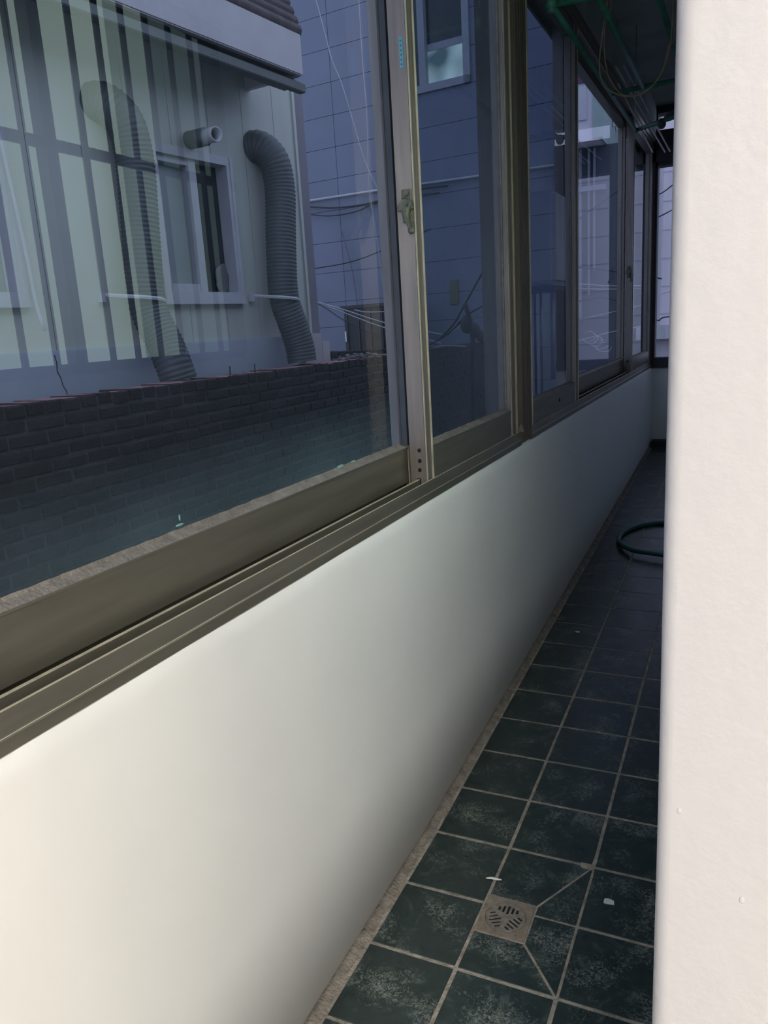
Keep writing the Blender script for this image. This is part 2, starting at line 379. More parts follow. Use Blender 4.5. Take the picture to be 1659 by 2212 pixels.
# ================================================================ WINDOWS on the left wall
def frame_track(parent, y0, y1):
    bm = bmesh.new()
    prof = [(-.016, .829), (-.016, .845), (-.0175, .847), (-.0185, .8492), (-.0235, .8705), (-.0240, .8730), (-.0262, .8730), (-.0262, .848), (-.0465, .848),
            (-.0465, .8765), (-.0515, .8765), (-.0515, .848), (-.1020, .848), (-.1020, .8745), (-.1055, .8745), (-.1055, .853), (-.136, .853), (-.136, .885), (-.142, .885), (-.142, .829)]
    extrude_y(bm, prof, [y0, y1]); o = obj('bottom_track', bm, 'alu', parent)
    bm = bmesh.new()   # bright rims
    bx(bm, (-.0264, y0, .8728), (-.0236, y1, .8738)); bx(bm, (-.0516, y0, .8763), (-.0464, y1, .8773)); bx(bm, (-.0182, y0, .8462), (-.0172, y1, .8476))
    obj('worn_rim', bm, 'alu_edge', o)
    box('track_dirt', (-.0463, y0, .8475), (-.0264, y1, .8492), 'hole', o); box('track_dirt', (-.078, y0, .8475), (-.0518, y1, .8492), 'hole', o)  # black strips paint the shade in both grooves
    bm = bmesh.new(); bx(bm, (-.142, y0, 2.430), (-.015, y1, 2.465)); bx(bm, (-.027, y0, 2.405), (-.020, y1, 2.430)); bx(bm, (-.142, y0, 2.395), (-.132, y1, 2.430))
    obj('head_track', bm, 'alu', parent)
def sash(parent, y0, y1, xf, gm, wl_=.055, wr_=.055, dp=.042, rail=.095, mt='alu', side='bead'):
    """bottom rail, top rail, two stiles, bead and pane; xf is the room-side face"""
    xb = xf-dp; zb, zt = .8605, 2.42
    s = bpy.data.objects.new('sash', None); COL.objects.link(s); s.parent = parent; s.empty_display_size = .05
    bm = bmesh.new(); bx(bm, (xb, y0+wl_, zb+.008), (xf, y1-wr_, zb+rail)); bx(bm, (xf, y0+wl_, zb+rail-.0035), (xf+.0016, y1-wr_, zb+rail))
    obj('bottom_rail', bm, mt, s)
    obj_ = box('top_rail', (xb, y0+wl_, zt-.055), (xf, y1-wr_, zt), mt, s)
    for k, (a, b) in enumerate(((y0, y0+wl_), (y1-wr_, y1))):
        bm = bmesh.new(); bx(bm, (xb, a, zb), (xf-.003, b, zt))
        w_ = b-a
        for f0, f1, h in ((0, .10, .003), (.20, .26, .0022), (.42, .60, .001), (.80, .86, .0022), (.92, 1.0, .003)):
            bx(bm, (xf-.003, a+w_*f0, zb), (xf-.003+h, a+w_*f1, zt))
        st = obj('stile', bm, 'alu_v', s)
        bm = bmesh.new()
        for f in ((.0, .15), (.82, 1.0)):
            bx(bm, (xf-.001, a+w_*f[0], zb+.002), (xf+.0006, a+w_*f[1], zt-.002))
        obj('worn_edge', bm, 'alu_edge', st) if False else obj('worn_edge', bm, 'alu_edge', s)
    xg = xf-.020
    bm = bmesh.new()   # bead: sloping dusty ledge along the bottom, plus the sides
    zr = zb+rail; n = max(4, int((y1-y0)/.012)); ra = []
    for i in range(n+1):
        y = y0+wl_ + (y1-y0-wl_-wr_)*i/n; q = noise.noise(Vector((y*40, xf*10, 0)))*.0006 + noise.noise(Vector((y*130, xf*10, 0)))*.0005
        ra.append([bm.verts.new(v) for v in ((xf-.001, y, zr), (xf-.004, y, zr+.0025), (xg+.004, y, zr+.006+q), (xg+.0015, y, zr+.011+q*1.6), (xg+.0015, y, zr))])
    for a, b in zip(ra, ra[1:]):
        for i in range(5): bm.faces.new((a[i], a[(i+1) % 5], b[(i+1) % 5], b[i]))
    obj('glazing_bead', bm, 'bead', s, smooth=False)
    bm = bmesh.new(); bx(bm, (xg+.0015, y0+wl_, zr), (xg+.006, y0+wl_+.004, zt-.055)); obj('side_bead', bm, side, s)
    bm = bmesh.new(); bx(bm, (xg+.0015, y1-wr_-.004, zr), (xg+.006, y1-wr_, zt-.055)); obj('side_bead', bm, side, s)
    box('glass_pane', (xg-.0005, y0+wl_-.004, zr-.004), (xg+.0005, y1-wr_+.004, zt-.05), gm, s)
    return s
def one_sided(o):
    """keep only the room-side face of a pane so that it acts as one mirror"""
    me = o.data; bm = bmesh.new(); bm.from_mesh(me)
    fs = [f for f in bm.faces if f.normal.x < .9 and f.normal.y > -.9] if True else []
    bmesh.ops.delete(bm, geom=[f for f in bm.faces if abs(f.normal.x) < .9 or f.normal.x < 0], context='FACES'); bm.to_mesh(me); bm.free()
def latch(parent, y, x, z):
    """crescent latch on the side of the meeting stile, facing -y"""
    L_ = bpy.data.objects.new('latch', None); L_.empty_display_size = .02; COL.objects.link(L_); L_.parent = parent
    L_.location = (x, y, z)
    return L_

WF, WB = -.028, -.080
def crescent(parent, x, y, z):
    bm = bmesh.new()
    # base plate
    bx(bm, (x-.013, y-.0035, z-.030), (x+.011, y, z+.042)); bmesh.ops.bevel(bm, geom=bm.edges[:], offset=.0015, segments=1, affect='EDGES')
    # screw boss
    def cyl(cx, cz, r, y0, y1, n=16):
        bmesh.ops.create_cone(bm, cap_ends=True, segments=n, radius1=r, radius2=r*.88, depth=y1-y0, matrix=Matrix.Translation((cx, (y0+y1)/2, cz)) @ Matrix.Rotation(math.pi/2, 4, 'X'))
    cyl(x-.001, z+.034, .0075, y-.007, y-.002)
    # drum of the cam, its ears and the raised crescent rim
    cyl(x-.002, z+.006, .0165, y-.014, y-.002, 20)
    bx(bm, (x+.010, y-.012, z-.002), (x+.0175, y-.004, z+.010)); bx(bm, (x-.021, y-.012, z-.004), (x-.012, y-.004, z+.010))
    arc = [(x-.002+.0165*math.cos(a), y-.0155, z+.006+.0165*math.sin(a)) for a in [math.radians(d) for d in range(-10, 118, 12)]]
    tube(bm, arc, .0021, 6)
    cyl(x+.002, z+.008, .004, y-.0175, y-.012, 10)
    # neck and flared lever leaning to the room side
    tube(bm, smooth_pts([(x-.001, y-.010, z-.004), (x+.001, y-.014, z-.020), (x+.009, y-.019, z-.036), (x+.0155, y-.023, z-.048)], 4), .006, 10, rf=lambda i: [.0105, .0100, .0092, .0082, .0074, .0066, .0060, .0056, .0054, .0056, .0062, .0070, .0078][min(i, 12)])
    bmesh.ops.create_uvsphere(bm, u_segments=12, v_segments=8, radius=.0085, matrix=Matrix.Translation((x+.016, y-.0235, z-.050)) @ Matrix.Diagonal((1, .7, 1.05, 1)))
    bx(bm, (x+.007, y-.010, z-.036), (x+.0095, y-.004, z-.012))
    o = obj('latch', bm, 'latch', parent)
    return o

w1 = struct('window_1')
frame_track(w1, -1.5, 2.60)
s1 = sash(w1, .10, 1.816, WB, 'g1', .055, .054, side='dark_frame')
s2 = sash(w1, 1.752, 2.60, WF, 'g2', .050, .082)
s0 = sash(w1, -1.45, .13, WF, 'g1', .055, .055)
# narrow return of the outer stile with its rubber sealing; second strip paints the shadow gap
box('seal', (WB-.0195, 1.7600, .96), (WB+.0012, 1.7735, 2.41), 'navy_seal', s1); box('seal', (WB-.004, 1.782, .87), (WB+.0022, 1.792, 2.41), 'dark_frame', s1)
# roller-adjusting holes, notch, latch and label on the side of the inner stile
for (hx, hz) in ((-.0445, .9495), (-.0445, .9235), (-.0455, .9005)):
    bm = bmesh.new(); bmesh.ops.create_cone(bm, cap_ends=True, segments=16, radius1=.0047, radius2=.0047, depth=.001, matrix=Matrix.Translation((hx, 1.7516, hz)) @ Matrix.Rotation(math.pi/2, 4, 'X') @ Matrix.Diagonal((1, 1.1, 1, 1)))
    obj('adjusting_hole', bm, 'hole', s2)
box('notch', (-.0535, 1.7512, .8605), (-.0435, 1.753, .8800), 'hole', s2)
crescent(s2, -.0435, 1.752, 1.508)
lb = box('label', (-.0445, 1.7508, 1.800), (-.0365, 1.7522, 1.862), 'label_blue', s2)
for i, zz in enumerate((1.807, 1.8155, 1.826, 1.834, 1.8445, 1.853)):
    bm = bmesh.new()
    bx(bm, (-.0425, 1.7504, zz-.0006), (-.0385, 1.7507, zz+.0006)); 
    if i % 2 == 0: bx(bm, (-.0411, 1.7504, zz-.002), (-.0401, 1.7507, zz+.003))
    else: bx(bm, (-.0425, 1.7504, zz+.0018), (-.0395, 1.7507, zz+.0028))
    obj('character', bm, 'ink', s2)
bm = bmesh.new(); bmesh.ops.create_icosphere(bm, subdivisions=2, radius=.0042, matrix=Matrix.Diagonal((.5, .8, 1.1, 1))); o = obj('paint_drop', bm, 'white', w1, smooth=True); o.location = (-.0215, 2.165, .8480)
# drips of sealant at the foot of the big pane
for (yy, zz, s) in ((.913, .978, .006), (1.44, .972, .010), (1.50, .972, .007)):
    bm = bmesh.new(); bmesh.ops.create_icosphere(bm, subdivisions=2, radius=s, matrix=Matrix.Diagonal((.15, 1.6, .35, 1)))
    if s == .006: bmesh.ops.create_icosphere(bm, subdivisions=2, radius=.004, matrix=Matrix.Translation((0, .002, .011)) @ Matrix.Diagonal((.2, .5, 1.3, 1)))
    o = obj('sealant', bm, mat('teal_sealant', (.22, .40, .36), .6) if 'teal_sealant' not in bpy.data.materials else bpy.data.materials['teal_sealant'], s1); o.location = (-.098, yy, zz-.006)

# mullion between the two windows
def mullion(y0, y1, xf=0.0):
    bm = bmesh.new(); bx(bm, (-.142, y0, .836), (xf-.004, y1, 2.465)); w_ = y1-y0
    for f0, f1 in ((0, .10), (.25, .32), (.48, .54), (.68, .76), (.92, 1.0)): bx(bm, (xf-.004, y0+w_*f0, .836), (xf, y0+w_*f1, 2.465))
    return bm
t1 = skind(obj('trim_1', mullion(2.603, 2.725, -.012), 'alu_dark'))
w2 = struct('window_2')
frame_track(w2, 2.725, 6.47)
sA = sash(w2, 2.73, 3.655, WF, 'gA', .08, .080)
sB = sash(w2, 3.60, 5.455, WB, 'g3', .07, .055)
sC = sash(w2, 5.40, 6.44, WF, 'g3', .060, .080)
crescent(sC, -.047, 5.40, 1.500)
bm = bmesh.new(); bmesh.ops.create_cone(bm, cap_ends=True, segments=12, radius1=.007, radius2=.007, depth=.001, matrix=Matrix.Translation((-.05, 5.3996, .94)) @ Matrix.Rotation(math.pi/2, 4, 'X')); obj('adjusting_hole', bm, 'hole', sC)
bm = bmesh.new(); bmesh.ops.create_cone(bm, cap_ends=True, segments=12, radius1=.009, radius2=.009, depth=.001, matrix=Matrix.Translation((WF+.0006, 3.25, .915)) @ Matrix.Rotation(math.pi/2, 4, 'Y')); obj('adjusting_hole', bm, 'hole', sA)
for s_ in (s0, s1, s2, sA, sB, sC):
    for c in s_.children:
        if c.name.startswith('glass_pane'): one_sided(c)
# small folded corner scrap at the foot of the inner sash
bm = bmesh.new(); v = [bm.verts.new(p) for p in ((-.03, 2.588, .875), (-.006, 2.600, .875), (-.016, 2.595, .905), (-.03, 2.592, .875), (-.010, 2.6025, .876), (-.018, 2.6, .906))]
for f in ((0, 1, 2), (3, 5, 4), (0, 3, 4, 1), (1, 4, 5, 2), (2, 5, 3, 0)): bm.faces.new([v[i] for i in f])
obj('torn_seal', bm, 'bead', s2)

# end window with transom
w3 = struct('window_3')
bm = bmesh.new()
bx(bm, (-.012, 6.48, .822), (.665, 6.60, .900)); bx(bm, (-.012, 6.48, .90), (.004, 6.60, 2.315)); bx(bm, (.52, 6.48, .90), (.58, 6.60, 2.315)); bx(bm, (-.012, 6.48, 2.290), (.665, 6.60, 2.315)); bx(bm, (.58, 6.5, .9), (.665, 6.60, 2.315))
obj('frame', bm, 'dark_frame', w3)
box('glass_pane', (.0, 6.545, .89), (.53, 6.547, 2.30), 'gE', w3)
bm = bmesh.new(); bx(bm, (-.02, 6.48, 2.525), (.0, 6.6, 2.66)); bx(bm, (.0, 6.48, 2.645), (.665, 6.6, 2.66)); bx(bm, (.0, 6.48, 2.525), (.665, 6.6, 2.532)); obj('transom_frame', bm, 'dark_frame', w3)

# barred, lit window of the room on the right wall (the one mirrored in the big pane)
w4 = struct('window_4')
bm = bmesh.new()
bx(bm, (.665, 1.16, 1.175), (.70, 2.24, 1.205)); bx(bm, (.655, 1.16, 2.14), (.70, 2.24, 2.17)); bx(bm, (.655, 1.16, 1.20), (.70, 1.19, 2.17)); bx(bm, (.655, 2.20, 1.20), (.70, 2.24, 2.17))
bx(bm, (.665, 1.503, 1.205), (.70, 1.538, 2.14)); bx(bm, (.690, 1.945, 1.205), (.70, 1.962, 2.14))
obj('frame', bm, 'dark_frame', w4)
box('glass_pane', (.702, 1.18, 1.19), (.710, 1.52, 2.15), 'lit_glass', w4)
box('glass_pane', (.702, 1.52, 1.19), (.710, 1.80, 2.15), 'lit_glass', w4); box('glass_pane', (.702, 1.80, 1.19), (.710, 1.95, 2.15), 'half_lit_glass', w4)
box('glass_pane', (.702, 1.95, 1.19), (.710, 2.23, 2.15), 'dim_glass', w4)
for k in range(10):
    y = 1.225+.0945*k
    if k == 3: continue
    bm = bmesh.new(); tube(bm, [(.640, y, 1.19), (.640, y, 2.18)], .0085, 8); obj('bar', bm, 'bars', w4, smooth=True)
for z in (1.715, 2.155):
    box('rail', (.634, 1.17, z-.013), (.648, 2.24, z+.013), 'bars', w4, bevel=.002)

# the lit room behind the doorway
rm = struct('wall_room')
bm = bmesh.new(); bx(bm, (3.4, -2.6, 0), (3.5, 2.6, 2.5)); bx(bm, (.86, 2.5, 0), (3.5, 2.6, 2.5)); bx(bm, (.86, -2.6, 0), (3.5, -2.5, 2.5)); obj('plaster_face', bm, 'room', rm)
box('room_ceiling', (.86, -2.6, 2.5), (3.5, 2.6, 2.6), 'room', rm)
box('room_floor', (.70, -2.6, -.1), (3.5, 2.6, 0.0), 'room_floor', rm)
bm = bmesh.new(); bx(bm, (.86, .48, 0), (.875, 1.16, 2.5)); bx(bm, (.86, -2.5, 0), (.875, -1.05, 2.5)); bx(bm, (.86, -1.05, 2.15), (.875, .48, 2.5)); bx(bm, (.86, 1.16, 0), (.875, 2.5, 1.2)); bx(bm, (.86, 2.24, 1.2), (.875, 2.5, 2.17)); bx(bm, (.86, 1.16, 2.17), (.875, 2.5, 2.5)); obj('room_side', bm, 'room', rm)

# ================================================================ THINGS IN THE CORRIDOR
# floor drain
dr = thing('floor_drain', 'square metal floor drain with round slotted grate among green tiles', 'drain', loc=(.2575, 1.377, .0))
bm = bmesh.new(); bx(bm, (-.053, -.054, -.0028), (.053, .054, .0022)); 
plate = obj('frame', bm, 'brass', dr)
def boolean_cut(o, cutter_bm):
    me = bpy.data.meshes.new('cut'); cutter_bm.to_mesh(me); cutter_bm.free(); c = bpy.data.objects.new('cut', me); COL.objects.link(c)
    c.parent = o.parent
    bpy.context.view_layer.update()
    md = o.modifiers.new('b', 'BOOLEAN'); md.operation = 'DIFFERENCE'; md.object = c; md.solver = 'EXACT'
    dg = bpy.context.evaluated_depsgraph_get(); nm = bpy.data.meshes.new_from_object(o.evaluated_get(dg))
    o.modifiers.clear(); old = o.data; o.data = nm; bpy.data.objects.remove(c); bpy.data.meshes.remove(me)
cb = bmesh.new(); bmesh.ops.create_cone(cb, cap_ends=True, segments=48, radius1=.0435, radius2=.0435, depth=.02)
boolean_cut(plate, cb)
bm = bmesh.new(); bmesh.ops.create_cone(bm, cap_ends=True, segments=48, radius1=.0425, radius2=.0425, depth=.0034, matrix=Matrix.Translation((0, 0, .0004)))
grate = obj('grate', bm, 'grate', dr)
cb = bmesh.new()
for sec, ang in enumerate((90, 210, 330)):
    A = math.radians(ang)
    for k in (-2, -1, 0, 1, 2):
        off = k*.0098; L0, L1 = .010+abs(k)*.0035, .0365-abs(k)*.0035
        mt_ = Matrix.Rotation(A, 4, 'Z') @ Matrix.Translation(((L0+L1)/2, off, 0))
        hl = (L1-L0)/2; bx(cb, (-hl, -.0025, -.01), (hl, .0025, .01), mt_)
cx_ = bmesh.new(); 
boolean_cut(grate, cb)
box('pit', (-.043, -.043, -.0015), (.043, .043, .0003), 'hole', dr)

# white scraps on the tiles
bm = bmesh.new(); tube(bm, smooth_pts([(-.018, -.003, 0), (-.006, .0005, .001), (.006, .001, .001), (.017, .004, 0)], 3), .0022, 7, rf=lambda i: .0012+.0016*math.sin(math.pi*min(i, 9)/9))
o = obj('plastic_scrap', bm, 'chip', smooth=True); o.location = (.2005, 1.480, .0042); tag(o, 'thin white sliver of plastic lying on the grout line behind the drain', 'scrap')
def chip(name, loc, r, seed, label, cat, h=.0018):
    random.seed(seed); bm = bmesh.new(); poly = []
    for k in range(11):
        a = 2*math.pi*k/11; q = r*random.uniform(.72, 1.1); poly.append((q*math.cos(a)*1.25, q*math.sin(a)*.85))
    prism(bm, poly, 0, h); o = obj(name, bm, 'chip'); o.location = loc; return tag(o, label, cat)
chip('paint_flake', (.453, 1.500, .0016), .0112, 3, 'white rounded paint flake on a green tile right of the drain', 'paint flake')
chip('paint_flake', (.120, 2.86, fz(2.86)+.0016), .008, 5, 'small pale paint flake on the floor far beyond the drain, near the low wall', 'paint flake')

# garden hose (loop on the floor, its rest hidden by the jamb)
pts = []
hz = lambda y: fz(y)+.013
for k in range(0, 40):
    a = math.radians(-80 + 318*k/39); y = 4.03+.30*math.sin(a) ; x = .352+.245*math.cos(a)
    pts.append((x, y, hz(y) + (.006 if k > 34 else 0) + max(0, (k-33))*.002))
pts += [(.40, 3.72, hz(3.72)+.018), (.52, 3.62, hz(3.62)), (.60, 3.40, hz(3.4)), (.612, 3.1, hz(3.1))]
o = tube_obj('garden_hose', pts, .0125, 'hose', n=10, sm=4); tag(o, 'dark green garden hose lying in a loop on the far floor tiles', 'hose')

# ceiling laundry rack
rk = thing('laundry_rack', 'green tube laundry rack hanging under the dark ceiling along the corridor', 'laundry rack', loc=(0.2, 3.6, 2.2))
def rk_t(name, pts, r, m): return tube_obj(name, [(x-.2, y-3.6, z-2.2) for x, y, z in pts], r, m, rk, 8, 0)
for x, y0, y1 in ((.070, 2.72, 4.72), (.208, 2.76, 3.92), (.375, 2.76, 4.45)):
    rk_t('rail', [(x, y0, 2.2), (x, y1, 2.2)], .0105, 'green')
rk_t('crossbar', [(.06, 2.735, 2.2), (.40, 2.76, 2.2)], .011, 'green')
rk_t('crossbar', [(.07, 3.90, 2.2), (.40, 3.86, 2.2)], .0105, 'green')
rk_t('crossbar', [(.07, 4.72, 2.2), (.38, 4.47, 2.2)], .012, 'green')
for x in (.135, .165): rk_t('thin_rail', [(x, 3.6, 2.225), (x, 5.6, 2.225)], .005, 'silver')
rk_t('thin_rail', [(.10, 3.9, 2.235), (.06, 5.6, 2.235)], .005, 'silver')
bm = bmesh.new()
bmesh.ops.create_uvsphere(bm, u_segments=12, v_segments=8, radius=.019, matrix=Matrix.Translation((.070-.2, 2.725-3.6, 0))); tube(bm, [(.07-.2, 2.725-3.6, -.024), (.07-.2, 2.725-3.6, .03)], .012, 10)
obj('corner_joint', bm, 'green', rk, smooth=True)
bm = bmesh.new()
bmesh.ops.create_uvsphere(bm, u_segments=10, v_segments=8, radius=.022, matrix=Matrix.Translation((.215-.2, 4.60-3.6, -.012)) @ Matrix.Diagonal((1, 1, 1.2, 1))); tube(bm, smooth_pts([(.02, 1.0, -.01), (.05, .98, .02), (.10, .95, .03)], 4), .012, 8)
obj('hook', bm, 'dark_frame', rk, smooth=True)
for x, y in ((.07, 2.74), (.375, 2.78), (.07, 4.70), (.375, 4.45)): rk_t('hanger', [(x, y, 2.2), (x, y, 2.70)], .0018, 'silver')
o = tube_obj('wire_loop', [(.205, 3.0, 2.70), (.199, 3.0, 2.30), (.184, 3.0, 2.188), (.173, 3.0, 2.105), (.174, 3.0, 2.047), (.188, 3.0, 2.009), (.219, 3.0, 1.982), (.257, 3.0, 1.965), (.302, 3.0, 1.961), (.346, 3.0, 1.982), (.378, 3.0, 2.026), (.395, 3.0, 2.092), (.404, 3.0, 2.158), (.42, 3.0, 2.70)], .0022, 'tan_wire', n=6)
tag(o, 'tan wire hanging in a wide loop from the ceiling, outer strand', 'wire')
o = tube_obj('wire_loop', [(.212, 3.02, 2.70), (.206, 3.02, 2.273), (.188, 3.02, 2.206), (.184, 3.02, 2.136), (.193, 3.02, 2.063), (.211, 3.02, 2.017), (.246, 3.02, 1.976), (.302, 3.012, 1.966), (.350, 3.01, 1.990), (.384, 3.01, 2.036), (.400, 3.01, 2.10), (.412, 3.01, 2.16), (.43, 3.02, 2.70)], .0018, 'tan_wire', n=6)
tag(o, 'thin tan wire crossing inside the hanging wire loop', 'wire')

# gas boiler on the right wall, seen mirrored in the far pane
bl = thing('wall_boiler', 'white wall boiler with rounded corners and pipes below, mirrored in the far window pane', 'boiler', loc=(.54, 5.57, 1.74))
box('casing', (-.14, -.275, -.28), (.125, .275, .31), 'boiler', bl, bevel=.03)
box('bottom_panel', (-.12, -.25, -.315), (.12, .25, -.285), 'dark_frame', bl)
for dx, dy, r, m, zb_ in ((-.03, .12, .016, 'pvc', -.92), (0.02, -.02, .010, 'silver', -1.2), (.03, -.15, .008, 'cable_b', -1.3)):
    tube_obj('pipe', [(dx, dy, -.30), (dx, dy, -.6), (dx, dy, zb_)], r, m, bl, 10, 0)

# ================================================================ OUTSIDE
skind(box('ground', (-9, -4, -.55), (6, 26, -.45), 'street'))
# near brick garden wall: header course on top, stretcher courses under it
bw = thing('brick_wall', 'low dark brick garden wall with a reddish top course just outside the big window', 'wall', loc=(-1.95, 1.2, -.45))
def rough_box(sx, sy, sz, seed):
    random.seed(seed); bm = bmesh.new(); bx(bm, (-sx/2, -sy/2, -sz/2), (sx/2, sy/2, sz/2))
    bmesh.ops.bevel(bm, geom=bm.edges[:], offset=.006, segments=1, affect='EDGES')
    for v in bm.verts: v.co += Vector((random.uniform(-1, 1), random.uniform(-1, 1), random.uniform(-1, 1)))*.0015
    bmesh.ops.recalc_face_normals(bm, faces=bm.faces[:]); me = bpy.data.meshes.new('brick'); bm.to_mesh(me); bm.free(); return me
hd = [rough_box(.19, .085, .052, s) for s in range(4)]; stc = [rough_box(.085, .180, .048, s+10) for s in range(4)]
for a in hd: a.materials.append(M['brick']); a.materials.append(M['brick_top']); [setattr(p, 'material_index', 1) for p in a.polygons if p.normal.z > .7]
for a in stc: a.materials.append(M['brick'])
base = Vector((-1.95, 1.2, -.45)); TOP = 1.045; rest = bmesh.new()
random.seed(3)
def place(me, x, y, z, rz=0):
    o = bpy.data.objects.new('brick', me); COL.objects.link(o); o.parent = bw
    o.location = Vector((x, y, z))-base; o.rotation_euler = (random.uniform(-.02, .02), random.uniform(-.02, .02), rz+random.uniform(-.015, .015)); return o
cnt = 0
y = 1.55
while y < 8.4:
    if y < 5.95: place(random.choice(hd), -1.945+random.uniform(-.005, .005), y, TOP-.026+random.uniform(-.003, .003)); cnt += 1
    else: bx(rest, (-2.04, y-.042, TOP-.052), (-1.85, y+.042, TOP))
    y += .0945
nb = cnt
for c in range(24):
    z = TOP-.058*(c+1)-.026; y = 1.5+(.0945 if c % 2 else 0)
    while y < 8.5:
        vis = c < 12 and y < 5.85 and y > 1.75+max(0, c-7)*.0
        if vis and nb < 298:
            place(random.choice(stc), -1.8925+random.uniform(-.003, .003), y, z); nb += 1
        else:
            j = random.uniform(-.003, .003); bx(rest, (-1.935+j, y-.09, z-.024), (-1.850+j, y+.09, z+.024))
        y += .189
ro = obj('remaining_bricks', rest, 'brick', bw); ro['kind'] = 'stuff'; ro.location = -base
mo = box('mortar_core', (-2.036, 1.45, -.45), (-1.857, 8.5, TOP-.008), 'mortar', bw); mo.location = -base
# second wall across the end
b2 = thing('brick_wall', 'second dark brick wall with scalloped top in front of the grey building', 'wall', loc=(-3, 7.65, -.45))
h2 = rough_box(.085, .19, .06, 60); h2.materials.append(M['brick'])
x = -3.95
while x < -2.06:
    o = bpy.data.objects.new('brick', h2); COL.objects.link(o); o.parent = b2; o.location = (x+3, 0, 1.037-.03+.45+random.uniform(-.003, .003)); x += .0945
mo = box('mortar_core', (-4.0+3, -.09, 0), (-2.045+3, .09, 1.487-.058), 'brick', b2)
# rubble and pins on the top course
bm = bmesh.new(); random.seed(12)
for k in range(60):
    t = random.random(); yy = 4.93+.66*t; h = .012+.02*math.sin(math.pi*t)
    bmesh.ops.create_icosphere(bm, subdivisions=1, radius=random.uniform(.008, .022), matrix=Matrix.Translation((random.uniform(-2.0, -1.88), yy, TOP+random.uniform(0, h))) @ Matrix.Diagonal((1, random.uniform(.8, 1.8), random.uniform(.4, .8), 1)))
o = obj('rubble_heap', bm, 'rubble'); o['kind'] = 'stuff'; tag(o, 'grey crumbled mortar rubble on top of the near brick wall', 'rubble')
for i, (yy, h, lab) in enumerate(((3.58, .05, 'rusty nail standing in the brick wall top, nearer of the two'), (3.82, .048, 'rusty nail standing in the brick wall top, farther of the two'))):
    o = tube_obj('nail', [(-1.9, yy, TOP-.02), (-1.9, yy+.002, TOP+h)], .0035, 'cable_b', n=6, sm=0); tag(o, lab, 'nail')

# neighbour house: s along its wall, o out towards us
AN = math.radians(6.4)
U = Vector((math.sin(AN), math.cos(AN), 0)); NN = Vector((math.cos(AN), -math.sin(AN), 0)); HO = Vector((-2.65, 0, 0))
def hp(s, o, z): return HO + U*s + NN*o + Vector((0, 0, z))
HM = Matrix(((U.x, NN.x, 0, HO.x), (U.y, NN.y, 0, HO.y), (0, 0, 1, 0), (0, 0, 0, 1)))   # local (s, o, z)
hs = thing('house', 'neighbouring house with beige panel wall, white eave and grey plinth behind the brick wall', 'house')
hs.matrix_world = HM
def hb(name, a, b, m, parent=hs, bevel=0):
    bm = bmesh.new(); bx(bm, a, b); return obj(name, bm, m, parent, bevel=bevel)
# core with window holes left (wall built of panels round them)
wins = [(3.545, 4.190, 1.465, 2.278), (1.75, 2.705, 1.455, 2.30)]
s = 1.0; pw = .305
while s < 4.86:
    e = min(s+pw, 4.868); segs = [(1.236, 2.80)]
    cuts = [w_ for w_ in wins if not (e <= w_[0] or s >= w_[1])]
    bm = bmesh.new()
    if not cuts: bx(bm, (s+.002, -.05, 1.236), (e-.002, 0, 2.80)); 
    else:
        c = cuts[0]
        bx(bm, (s+.002, -.05, 1.236), (e-.002, 0, c[2])); hb('wall_panel', (s+.002, -.05, c[3]), (e-.002, 0, 2.80), 'panel')
        if s < c[0]: hb('wall_panel', (s+.002, -.05, c[2]), (c[0], 0, c[3]), 'panel')
        if e > c[1]: hb('wall_panel', (c[1], -.05, c[2]), (e-.002, 0, c[3]), 'panel')
    obj('wall_panel', bm, 'panel', hs); s = e
hb('core', (.8, -2.6, 1.0), (4.86, -.30, 3.2), 'joint')
hb('backing', (.8, -.07, 1.0), (1.75, -.055, 2.9), 'joint'); hb('backing', (2.71, -.07, 1.0), (3.54, -.055, 2.9), 'joint'); hb('backing', (4.2, -.07, 1.0), (4.86, -.055, 2.9), 'joint')
hb('plinth', (.8, -2.6, -.45), (4.72, .028, 1.236), 'plinth', bevel=.006)
hb('plinth_block', (4.72, -.4, -.45), (4.925, .06, 1.242), 'fascia', bevel=.004)
hb('plinth_block', (4.925, -.4, -.45), (5.02, .06, 1.185), 'fascia', bevel=.004)
hb('corner_strip', (4.862, -.3, 1.236), (4.888, .012, 2.80), 'panel')
hb('corner_trim', (4.888, -.3, 1.242), (4.985, .006, 2.86), 'trim_purple')
